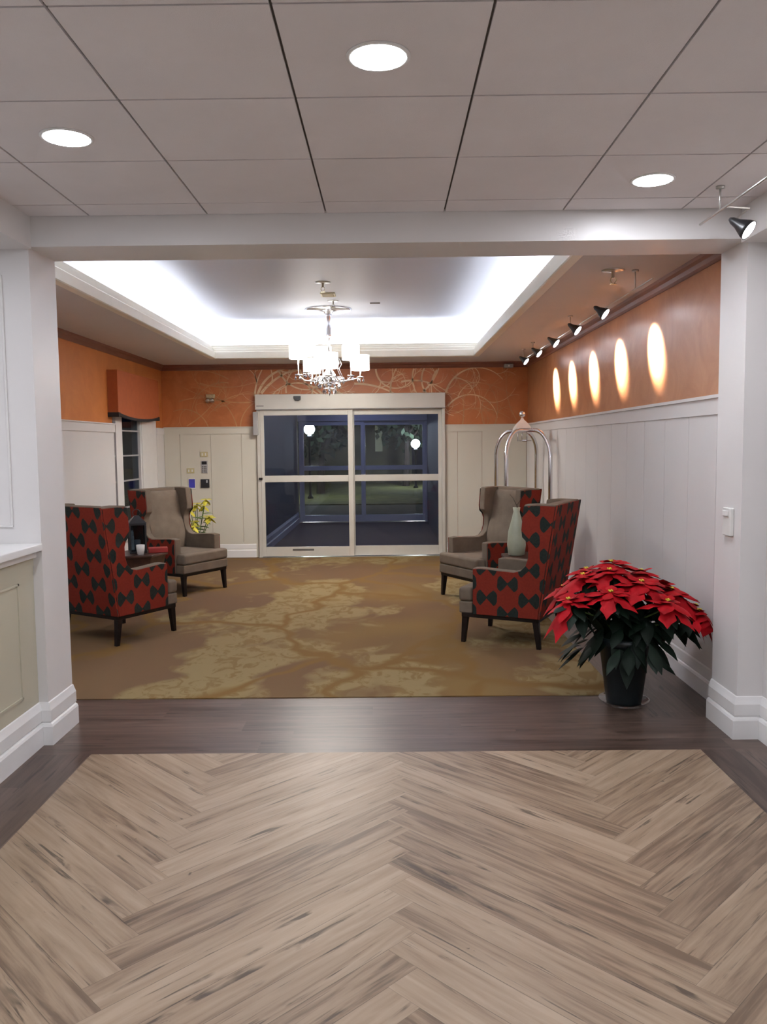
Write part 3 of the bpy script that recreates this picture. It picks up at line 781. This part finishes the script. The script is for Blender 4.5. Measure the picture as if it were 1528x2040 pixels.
# lantern, book, mug on left table
t = thing('candle_lantern', 'dark metal lantern standing on the left side table', 'lantern', (-2.44, 7.97, .55), .4)
f = MB().box(-.08, .08, -.08, .08, 0, .02).box(-.08, .08, -.08, .08, .27, .29)
for sx in (-1, 1):
    for sy in (-1, 1): f.box(sx*.072-.008, sx*.072+.008, sy*.072-.008, sy*.072+.008, .02, .27)
f.build('frame', M['black'], t, bevel=.002)
MB().add([(-.085, -.085, .29), (.085, -.085, .29), (.085, .085, .29), (-.085, .085, .29), (-.02, -.02, .36), (.02, -.02, .36), (.02, .02, .36), (-.02, .02, .36)],
         [(0, 1, 5, 4), (1, 2, 6, 5), (2, 3, 7, 6), (3, 0, 4, 7), (4, 5, 6, 7), (3, 2, 1, 0)]).build('roof', M['black'], t)
MB().tube([(.035*math.cos(a), 0, .385+.035*math.sin(a)) for a in [2*PI*k/16 for k in range(16)]], .004, 6, closed=True).build('ring', M['black'], t, smooth=True)
MB().lathe([(.03, .02), (.03, .12), (.025, .125)], seg=16).build('candle', M['greyplastic'], t, smooth=True)
for sx, sy, a, c in ((0, 1, .064, .002), (0, -1, .064, .002), (1, 0, .002, .064), (-1, 0, .002, .064)):
    MB().box(sx*.072-a, sx*.072+a, sy*.072-c, sy*.072+c, .02, .27).build('glass_pane', M['darkglass'], t)
tb_ = tag(MB().box(-.09, .09, -.065, .065, 0, .045).build('tissue_box', M['redcard'], bevel=.004), 'red box lying on the left side table beside the dark lantern', 'box'); tb_.location = (-2.245, 7.985, .551); tb_.rotation_euler = (0, 0, .3)
t = thing('white_mug', 'white cup on the left side table behind the red figured chair wing', 'cup', (-2.36, 7.80, .55), 2.4)
MB().lathe([(.025, 0), (.03, .002), (.038, .05), (.04, .095), (.036, .095), (.033, .05), (.024, .01), (.0001, .008)], seg=22).build('bowl', M['porcelain'], t, smooth=True)
MB().tube([(.036, 0, .075), (.058, 0, .07), (.062, 0, .05), (.055, 0, .03), (.036, 0, .025)], .005, 8).build('handle', M['porcelain'], t, smooth=True)
# vase on right table
t = thing('ceramic_vase', 'tall pale green vase on the right side table behind the chairs', 'vase', (1.17, 7.50, .55))
MB().lathe([(.05, 0), (.075, .01), (.085, .10), (.075, .22), (.045, .33), (.028, .40), (.034, .44), (.028, .44), (.022, .40), (.04, .32), (.0001, .05)], seg=28).build('body', M['celadon'], t, smooth=True)
m_ = MB(); m_.tube([(0, 0, .2), (.01, .01, .44), (-.03, .0, .52), (-.06, .01, .56)], [.004, .004, .003, .002], 6).tube([(0, 0, .3), (.0, -.01, .46), (.05, -.01, .53)], [.004, .003, .002], 6)
m_.build('twig', M['bark'], t)

# ------------------------------------------------------------------ yellow flowers behind left far chair
t = thing('potted_flower', 'pot of yellow flowers on the floor behind the far left wing chair', 'plant', (-2.50, 10.75, 0))
MB().lathe([(.09, 0), (.10, .01), (.14, .30), (.15, .30), (.15, .33), (.13, .33), (.12, .28), (.0001, .28)], seg=24).build('pot', M['porcelain'], t, smooth=True)
# leaf helper
def leaf(mb, base, az, el, L_, W_, droop=.4, fold=.25, lobes=0, m=0, roll_=0):
    base = Vector(base); vs = []; nu = 7
    d = Vector((math.cos(az)*math.cos(el), math.sin(az)*math.cos(el), math.sin(el)))
    side = Vector((-math.sin(az), math.cos(az), 0)); nrm = side.cross(d)
    side, nrm = side*math.cos(roll_)+nrm*math.sin(roll_), nrm*math.cos(roll_)-side*math.sin(roll_)
    prof = [0, .42, .82, 1.0, .86, .48, 0] if not lobes else [0, .45, .95, .78, 1.0, .42, 0]
    for i in range(nu):
        f = i/(nu-1); c = base+d*L_*f - Vector((0, 0, 1))*droop*L_*f*f
        h_ = prof[i]*W_/2
        vs += [c+side*h_+nrm*h_*fold*2, c, c-side*h_+nrm*h_*fold*2]
    fs = []
    for i in range(nu-1):
        a = i*3; fs += [(a, a+1, a+4, a+3), (a+1, a+2, a+5, a+4)]
    mb.add(vs, fs, m)
q = random.Random(5); st = MB(); lv = MB(); fl = MB()
for k in range(11):
    a = q.random()*6.28; r_ = q.uniform(.05, .2); h_ = q.uniform(.55, .92); p = (math.cos(a)*r_, math.sin(a)*r_, h_*.98)
    st.tube([(0, 0, .28), (p[0]*.4, p[1]*.4, h_*.6), p], .005, 5)
    for j in range(3): leaf(lv, (p[0]*.5, p[1]*.5, h_*(.5+.13*j)), q.random()*6.28, .5, .2, .05, .5)
    for j in range(7): leaf(fl, p, j*.9+a, .5-.9*(j % 2), .095, .06, .5, .2)
st.build('stem', M['stemgreen'], t); lv.build('foliage', M['stemgreen'], t, smooth=True); fl.build('blossom', M['flower_y'], t, smooth=True)['label'] = 'yellow blossoms'

# ------------------------------------------------------------------ luggage cart
t = thing('luggage_cart', 'silver birdcage luggage cart standing by the right wall near the doors', 'luggage cart', (1.60, 9.85, 0))
MB().box(-.27, .27, -.50, .50, .16, .20).build('deck', M['redcard'], t, bevel=.01)['label'] = 'red carpeted deck'
MB().tube([(-.285, -.515, .18), (.285, -.515, .18), (.285, .515, .18), (-.285, .515, .18)], .022, 10, closed=True).build('bumper', M['greyplastic'], t, smooth=True)
def arch(pts_, r): return MB().tube(pts_, r, 12)
for sy in (-1, 1):
    y = sy*.44; path = [(-.25, y, .2)]
    for i in range(13):
        a = PI-PI/2*i/12; path.append((-.25+.17+.17*math.cos(a), y*(1-.25*i/12), 1.42+.30*math.sin(a)))
    path2 = [(-x, yy, z) for x, yy, z in path][::-1]
    arch(path+path2, .024).build('hoop', M['chrome'], t, smooth=True)
MB().tube([(0, -.33, 1.72), (0, .33, 1.72)], .016, 10).build('top_bar', M['chrome'], t, smooth=True)
MB().tube([(0, -.33, 1.60), (0, .33, 1.60)], .011, 10).tube([(0, 0, 1.60), (0, 0, 1.72)], .007, 8).tube([(-.055, -.33, 1.60), (.055, -.33, 1.60)], .006, 8).tube([(0, -.33, 1.60), (0, -.33, 1.72)], .007, 8).tube([(0, .33, 1.60), (0, .33, 1.72)], .007, 8).build('hanging_rail', M['chrome'], t, smooth=True)
sq = lambda h_, z: [(-h_, -h_, z), (h_, -h_, z), (h_, h_, z), (-h_, h_, z)]
lv_ = [(.10, 1.705), (.10, 1.735), (.085, 1.765), (.055, 1.81), (.018, 1.85), (.012, 1.87)]
vs = []
for h_, z in lv_: vs += sq(h_, z)
fs = [(3, 2, 1, 0)]+[(i*4+k, i*4+(k+1) % 4, (i+1)*4+(k+1) % 4, (i+1)*4+k) for i in range(5) for k in range(4)]+[(20, 21, 22, 23)]
MB().add(vs, fs).build('cap', M['porcelain'], t)['label'] = 'pale pyramid shaped cap'
MB().tube([(0, 0, 1.86), (0, 0, 1.885)], .008, 8).sphere((0, 0, 1.915), .038, 20).build('finial_ball', M['chrome'], t, smooth=True)
for sx in (-1, 1):
    for sy in (-1, 1):
        w_ = MB().lathe([(.055, -.015), (.065, -.008), (.065, .008), (.055, .015)], (sx*.2, sy*.40, .066), 20, axis=(1, 0, 0)).build('wheel', M['black'], t, smooth=True)
        MB().tube([(sx*.2, sy*.40, .066), (sx*.2, sy*.40, .165)], .013, 8).build('fork', M['chrome'], w_, smooth=True)

# ------------------------------------------------------------------ poinsettia
px_, py_ = 1.41, 4.88
s_ = tag(MB().lathe([(.0001, .002), (.115, .002), (.145, .03), (.150, .032), (.147, .027), (.118, 0), (.0001, 0)], seg=40).build('plant_saucer', M['clear'], smooth=True), 'clear plastic saucer under the black poinsettia pot', 'saucer'); s_.location = (px_, py_, .001)
t = thing('potted_poinsettia', 'large red poinsettia in a black pot on the dark floor by the right pier', 'plant', (px_, py_, .006))
MB().lathe([(.0001, .002), (.100, .002), (.105, .02), (.148, .36), (.160, .362), (.163, .41), (.152, .41), (.145, .38), (.0001, .37)], seg=40).build('pot', M['potm'], t, smooth=True)
MB().lathe([(.147, .365), (.10, .385), (.0001, .39)], seg=24).build('soil', M['soil'], t, smooth=True)
q = random.Random(21)
heads = [(-.36, -.10, .64, 1.0), (-.24, .06, .76, 1.0), (-.14, -.20, .70, 1.0), (-.06, .10, .83, 1.0), (-.18, .22, .77, .9), (.06, -.12, .745, 1.2), (.13, .12, .77, 1.0), (.16, -.28, .66, 1.0),
         (.27, -.02, .68, 1.15), (.30, .20, .68, .9), (.40, -.12, .57, 1.0), (.45, .08, .56, 1.0), (-.32, .22, .66, .9), (.02, .30, .74, .9), (-.10, -.02, .80, .9)]
st = MB()
fol = MB()
for hx, hy, hz, sc_ in heads:
    az0 = math.atan2(hy, hx); rad = math.hypot(hx, hy); tilt = min(1.0, rad/.42)
    pth = [(hx*.08, hy*.08, .36), (hx*.35, hy*.35, .36+(hz-.36)*.55), (hx*.8, hy*.8, hz-.06), (hx, hy, hz-.012)]
    st.tube(pth, [.006, .006, .005, .004], 6)
    fm = MB()
    for ring, (nb, L_, el0) in enumerate(((6, .155, -.08), (5, .115, .22), (4, .07, .5))):
        for j in range(nb):
            az = 2*PI*j/nb+ring*.5+q.uniform(-.25, .25)
            el = el0+q.uniform(-.18, .18)-.55*tilt*math.cos(az-az0)
            leaf(fm, (hx, hy, hz+.004*ring), az, el, L_*1.15*sc_*q.uniform(.85, 1.15), 0.098*sc_*(L_/.15)**.5*q.uniform(.9, 1.1), .30+.25*max(0, math.cos(az-az0))*tilt, .16, ring == 0)
    ob = fm.build('flower', M['red'], t, smooth=True)
    cc = MB()
    for j in range(6):
        a = j*1.05; cc.sphere((hx+.010*math.cos(a), hy+.010*math.sin(a), hz+.016+.004*(j % 2)), .0055, 7)
    cc.build('flower_center', M['yellow'], ob, smooth=True)
    for j in range(15):
        f_ = q.uniform(.35, .97); az = q.random()*6.28
        k_ = int(f_*3); k_ = min(k_, 2); ff = f_*3-k_; a_, b_ = Vector(pth[k_]), Vector(pth[k_+1]); p = a_.lerp(b_, ff)
        leaf(fol, p, az, q.uniform(-.55, .25), q.uniform(.11, .17), q.uniform(.06, .09), q.uniform(.35, .8), .15)
for j in range(75):
    az = q.random()*6.28; r_ = q.uniform(.02, .30); 
    leaf(fol, (math.cos(az)*r_, math.sin(az)*r_, .45-.12*r_/.3+q.uniform(-.04, .12)), az+q.uniform(-.5, .5), q.uniform(-.7, .1), q.uniform(.12, .17), q.uniform(.065, .09), q.uniform(.4, .9), .15)
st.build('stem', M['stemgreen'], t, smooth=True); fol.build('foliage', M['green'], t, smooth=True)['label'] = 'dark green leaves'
for ch_ in t.children:
    for v_ in ch_.data.vertices:
        lim = .40 if v_.co.y > -.20 else .30
        if v_.co.x > lim: v_.co.x = lim+(1-math.exp(-(v_.co.x-lim)/.09))*.09

# ------------------------------------------------------------------ chandelier
CZ = RZ; t = thing('chandelier', 'chrome and crystal chandelier with lit white drum shades below the tray', 'chandelier', (-.66, 9.6, CZ))
MB().lathe([(.0001, -.001), (.26, -.001), (.27, -.008), (.25, -.016), (.12, -.022), (.055, -.03), (.05, -.05), (.0001, -.05)], seg=40).build('canopy', M['chrome'], t, smooth=True)
MB().lathe([(.035, -.05), (.04, -.07), (.03, -.09), (.026, -.27), (.034, -.29), (.02, -.31), (.012, -.33), (.012, -.52)], (-.0, 0, 0), 16).build('stem', M['chrome'], t, smooth=True)
MB().lathe([(.012, -.50), (.05, -.52), (.03, -.56), (.06, -.62), (.035, -.68), (.075, -.74), (.085, -.77), (.05, -.81), (.025, -.86), (.01, -.90)], seg=20).build('column', M['chrome'], t, smooth=True)
MB().lathe([(.010, -.90), (.014, -.915), (.004, -.97), (.0002, -.985)], seg=12).build('finial', M['black'], t, smooth=True)
lamps = []
for x, y, upper in ((-.36, .05, 1), (-.10, .34, 1), (.24, .24, 1), (.36, -.08, 0), (.02, -.36, 0), (-.24, -.24, 1), (-.22, .26, 0)):
    a = math.atan2(y, x); zs = -.55 if upper else -.70
    am = MB().tube([(0.05*math.cos(a), .05*math.sin(a), -.74), (x*.4, y*.4, -.82), (x*.8, y*.8, -.80), (x, y, -.74 if upper else -.78), (x, y, zs+.0)], .007, 8)
    am.lathe([(.001, -.745 if upper else -.79), (.04, -.74 if upper else -.785), (.045, -.73 if upper else -.775), (.01, -.725 if upper else -.77)], (x, y, 0), 16)
    ao = am.build('arm', M['chrome'], t, smooth=True)
    sh = MB().lathe([(.105, zs), (.105, zs+.17), (.102, zs+.17), (.102, zs)], (x, y, 0), 28)
    so = sh.build('lamp_shade', M['shade'], t, smooth=True)
    light('lamp_bulb', 'AREA', (x, y, zs-.004), 12, (1.0, .93, .84), so, (x, y, zs-1), shape='DISK', size=.17)
    for j in range(3):
        b_ = a+j*2.1; dx, dy = x+.035*math.cos(b_), y+.035*math.sin(b_); z0 = (-.745 if upper else -.79)
        MB().lathe([(.0002, z0), (.009, z0-.018), (.012, z0-.03), (.0002, z0-.055)], (dx, dy, 0), 6).build('crystal_drop', M['crystal'], ao)
cr = MB()
q = random.Random(3)
for ring, (r_, z_, n_) in enumerate(((.17, -.78, 16), (.12, -.84, 12), (.07, -.90, 8))):
    for j in range(n_):
        a = 2*PI*j/n_; x, y = r_*math.cos(a), r_*math.sin(a)
        cr.lathe([(.0002, z_), (.010, z_-.02), (.013, z_-.035), (.0002, z_-.065)], (x, y, 0), 6)
    cr.tube([(r_*math.cos(2*PI*j/20), r_*math.sin(2*PI*j/20), z_+.003) for j in range(20)], .005, 6, m=1, closed=True)
cr.build('crystal_skirt', [M['crystal'], M['chrome']], t)
sc = MB()
for j in range(6):
    a = 2*PI*j/6+.4
    sc.tube([(.05*math.cos(a), .05*math.sin(a), -.60), (.12*math.cos(a), .12*math.sin(a), -.55), (.15*math.cos(a), .15*math.sin(a), -.62), (.12*math.cos(a), .12*math.sin(a), -.67), (.17*math.cos(a), .17*math.sin(a), -.78)], .005, 6)
sc.build('scroll_frame', M['chrome'], t, smooth=True)

# ------------------------------------------------------------------ hall downlights
def downlight(label, x, y, z=HC, group='recessed downlights in the tiled hall ceiling'):
    t = thing('recessed_downlight', label, 'ceiling light', (x, y, z), 0, group)
    MB().lathe([(.098, 0), (.098, -.004), (.086, -.006), (.084, .0)], seg=40).build('trim_ring', M['trim'], t, smooth=True)
    MB().lathe([(.0001, -.005), (.084, -.005), (.084, -.001), (.0001, -.001)], seg=40).build('lens', M['lens'], t)
    return t
downlight('round recessed downlight, topmost and central of the three', -.016, 2.60)
downlight('round recessed downlight at the left side of the tiled ceiling', -1.20, 3.22)
downlight('round recessed downlight at the right, nearest the header beam', 1.20, 3.81)
for x, y in ((-1.2, 1.42), (1.2, 2.02), (-.016, .80), (-1.2, -.4), (1.2, .2), (-.016, -1.2), (1.2, -1.8), (-1.2, -2.2)):
    downlight('round recessed downlight of the hall ceiling above or behind the viewer', x, y)
downlight('recessed downlight above the reception counter', -2.5, 3.2, 2.58); downlight('recessed downlight above the near end of the counter', -2.5, 1.0, 2.58)

for x, lab in ((-2.7, 'added unseen downlight behind the beam to brighten the lounge, nearest the orange left wall'), (-.6, 'added unseen downlight just behind the header beam to brighten the lounge, middle'), (-2.0, 'added unseen downlight just behind the header beam to brighten the lounge, left'), (.9, 'added unseen downlight just behind the header beam to brighten the lounge, right')):
    downlight(lab, x, 4.82, ZL)  # fill lights added out of sight behind the beam to brighten the lounge

# ------------------------------------------------------------------ spot lights on a rail
def spot_head(t, x, y, z, aim, zrail, L_=.11, power=P_SPOT, ang=24, rod=True):
    p = Vector((x, y, z)); d = (Vector(aim)-p).normalized()
    h = MB().lathe([(.008, -.11), (.016, -.095), (.022, -.065), (.042, -.02), (.046, 0), (.043, 0), (.038, -.010)], p, 18, axis=d).build('spot_head', M['black'], t, smooth=True)
    MB().lathe([(.0001, -.006), (.042, -.004), (.042, -.001), (.0001, -.001)], p, 18, axis=d).build('lens', M['spotlens'], h)
    MB().tube([p-d*.09, (x, y, zrail)], .004, 6).build('pivot', M['brushed'], h)
    l = light('spot_beam', 'SPOT', p+d*.012, power, (1.0, .90, .82), h, aim, spot_size=math.radians(ang), spot_blend=1.0, shadow_soft_size=.03)
    return h
t = thing('monorail_track', 'slim ceiling rail with five lit spotlights aimed at the orange right wall', 'track light', (0, 0, 0))
ry = [6.13, 7.03, 7.94, 8.84, 9.68]; XT = 1.645; ZT = 2.575
MB().tube([(XT, 5.2, ZT), (XT, 10.1, ZT)], .0045, 8).build('rail', M['brushed'], t, smooth=True)
for y in (5.56, 7.5, 9.4, 10.05):
    MB().tube([(XT, y, ZT), (XT, y, ZL)], .0045, 6).lathe([(.022, -.012), (.022, 0), (.0001, 0)], (XT, y, ZL), 14).build('standoff', M['brushed'], t, smooth=True)
for y in ry: spot_head(t, XT+.005, y+.19, 2.53, (XR, y, 2.26), ZT, ang=43)
t = thing('monorail_track', 'short rail with one lit spotlight beside the right pier top', 'track light', (0, 0, 0))
MB().tube([(1.545, 3.10, 2.63), (1.545, 4.16, 2.63)], .006, 8).build('rail', M['brushed'], t, smooth=True)
for y in (3.35, 3.92): MB().tube([(1.545, y, 2.63), (1.545, y, HC)], .005, 6).lathe([(.02, -.01), (.02, 0), (.0001, 0)], (1.545, y, HC), 12).build('standoff', M['brushed'], t, smooth=True)
spot_head(t, 1.665, 3.88, 2.53, (2.3, 3.35, 1.9), 2.63, power=25, ang=75)
MB().tube([(1.545, 3.85, 2.63), (1.665, 3.88, 2.63)], .005, 6).build('bracket', M['brushed'], t)

# ------------------------------------------------------------------ small ceiling fittings
def sprinkler(label, x, y, z, sc_=1):
    t = thing('fire_sprinkler', label, 'sprinkler', (x, y, z), 0, 'fire sprinklers'); t.scale = (sc_,)*3
    MB().lathe([(.0001, 0), (.075, 0), (.075, -.004), (.045, -.010), (.012, -.012), (.010, -.05)], seg=24).build('flange', M['brushed'], t, smooth=True)
    MB().tube([(.012, 0, -.045), (.02, 0, -.065), (.004, 0, -.09)], .003, 6).tube([(-.012, 0, -.045), (-.02, 0, -.065), (-.004, 0, -.09)], .003, 6).build('yoke', M['brass'], t)
    MB().lathe([(.0001, -.09), (.022, -.09), (.022, -.093), (.0001, -.093)], seg=16).build('deflector', M['brass'], t)
    return t
sprinkler('sprinkler with wide flange on the lower ceiling near the right rail', 1.50, 5.56, ZL)
sprinkler('sprinkler in the tray ceiling, the one nearest the hall', -.60, 8.02, RZ)
sprinkler('sprinkler in the tray ceiling, close to the chandelier', -.57, 9.05, RZ, .8)
t = thing('air_vent', 'small cream rectangular vent in the tray ceiling before the chandelier', 'vent', (-.595, 8.65, RZ))
MB().box(-.075, .075, -.10, .10, -.012, 0).build('frame', M['ivory'], t, bevel=.003)
sl = MB()
for k in range(5): sl.box(-.06, .06, -.085+k*.037, -.068+k*.037, -.017, -.012)
sl.build('louver', M['ivory'], t)
o = tag(MB().box(-.055, .055, -.018, .018, -.008, 0).build('access_slot', M['gap']), 'thin dark slot in the tray ceiling right of the vent', 'slot'); o.location = (-.12, 9.2, RZ)
t = thing('occupancy_sensor', 'small grey sensor box high in the far right corner of the lounge', 'sensor', (1.68, YD-.09, 2.64))
MB().box(-.06, .06, -.03, .08, -.03, .02).build('body', M['greyplastic'], t, bevel=.006); MB().sphere((0, -.03, -.008), .014, 12).build('lens', M['white'], t, smooth=True)

# ------------------------------------------------------------------ wall devices on back wall
YF = YD-.016
def plate(name, label, cat, x, z, w_, h_, mat, dpt=.012, group=None):
    t = thing(name, label, cat, (x, YF, z), 0, group)
    MB().box(-w_/2, w_/2, -dpt, 0, -h_/2, h_/2).build('plate', mat, t, bevel=.003)
    return t
for x, z, lab in ((-2.565, 1.462, 'double ivory switch plate, the upper one, above the keypad'), (-2.76, 1.235, 'double ivory switch plate, the lower one, above the blue notice')):
    t = plate('light_switch', lab, 'light switch', x, z, .105, .07, M['ivory'], group='ivory switch plates on the cream wainscot')
    for sx in (-1, 1): MB().box(sx*.024-.008, sx*.024+.008, -.018, -.012, -.018, .018).build('rocker', M['porcelain'], t, bevel=.002)
t = plate('door_keypad', 'grey metal keypad between the upper switch plate and the black panel', 'keypad', -2.565, 1.285, .09, .175, M['brushed'])
MB().box(-.035, .035, -.016, -.012, .035, .08).build('screen', M['black'], t)
k_ = MB()
for i in range(3):
    for j in range(4): k_.box(-.03+i*.022, -.014+i*.022, -.016, -.012, -.075+j*.024, -.058+j*.024)
k_.build('keys', M['gap'], t)
t = plate('alarm_panel', 'square black glossy control panel on the cream wainscot', 'control panel', -2.56, 1.055, .118, .118, M['black'], .02)
MB().box(.015, .04, -.022, -.02, .01, .048).build('display', M['greyplastic'], t)
t = plate('notice_holder', 'blue card in a white holder above the far left wing chair', 'notice', -2.745, 1.055, .10, .155, M['porcelain'])
MB().box(-.042, .042, -.014, -.012, -.058, .062).build('card', M['blue'], t)['label'] = 'blue card'
t = thing('emergency_light', 'small brass and glass emergency light on the copper mural wall', 'emergency light', (-2.455, YD-.003, 2.24))
MB().box(-.06, .06, -.04, 0, .0, .055).build('housing', M['brass'], t, bevel=.006)
for sx in (-1, 1): MB().lathe([(.012, 0), (.030, .03), (.030, .045), (.0001, .045)], (sx*.032, -.035, -.012), 14, axis=(0, -.7, -.7)).build('lamp_head', M['brushed'], t, smooth=True)
MB().prism([(-.035, 0), (.035, 0), (.045, -.03), (0, -.055), (-.045, -.03)], 1, -.03, -.002).build('bracket', M['brass'], t)
# device on the right pier
t = thing('wall_intercom', 'small white device on the side of the right pier', 'intercom', (XPR, 4.42, 1.14))
MB().box(-.022, 0, -.05, .05, -.075, .075).build('body', M['porcelain'], t, bevel=.005)
MB().box(-.032, -.022, -.03, .03, .03, .06).build('button', M['trim'], t, bevel=.002)
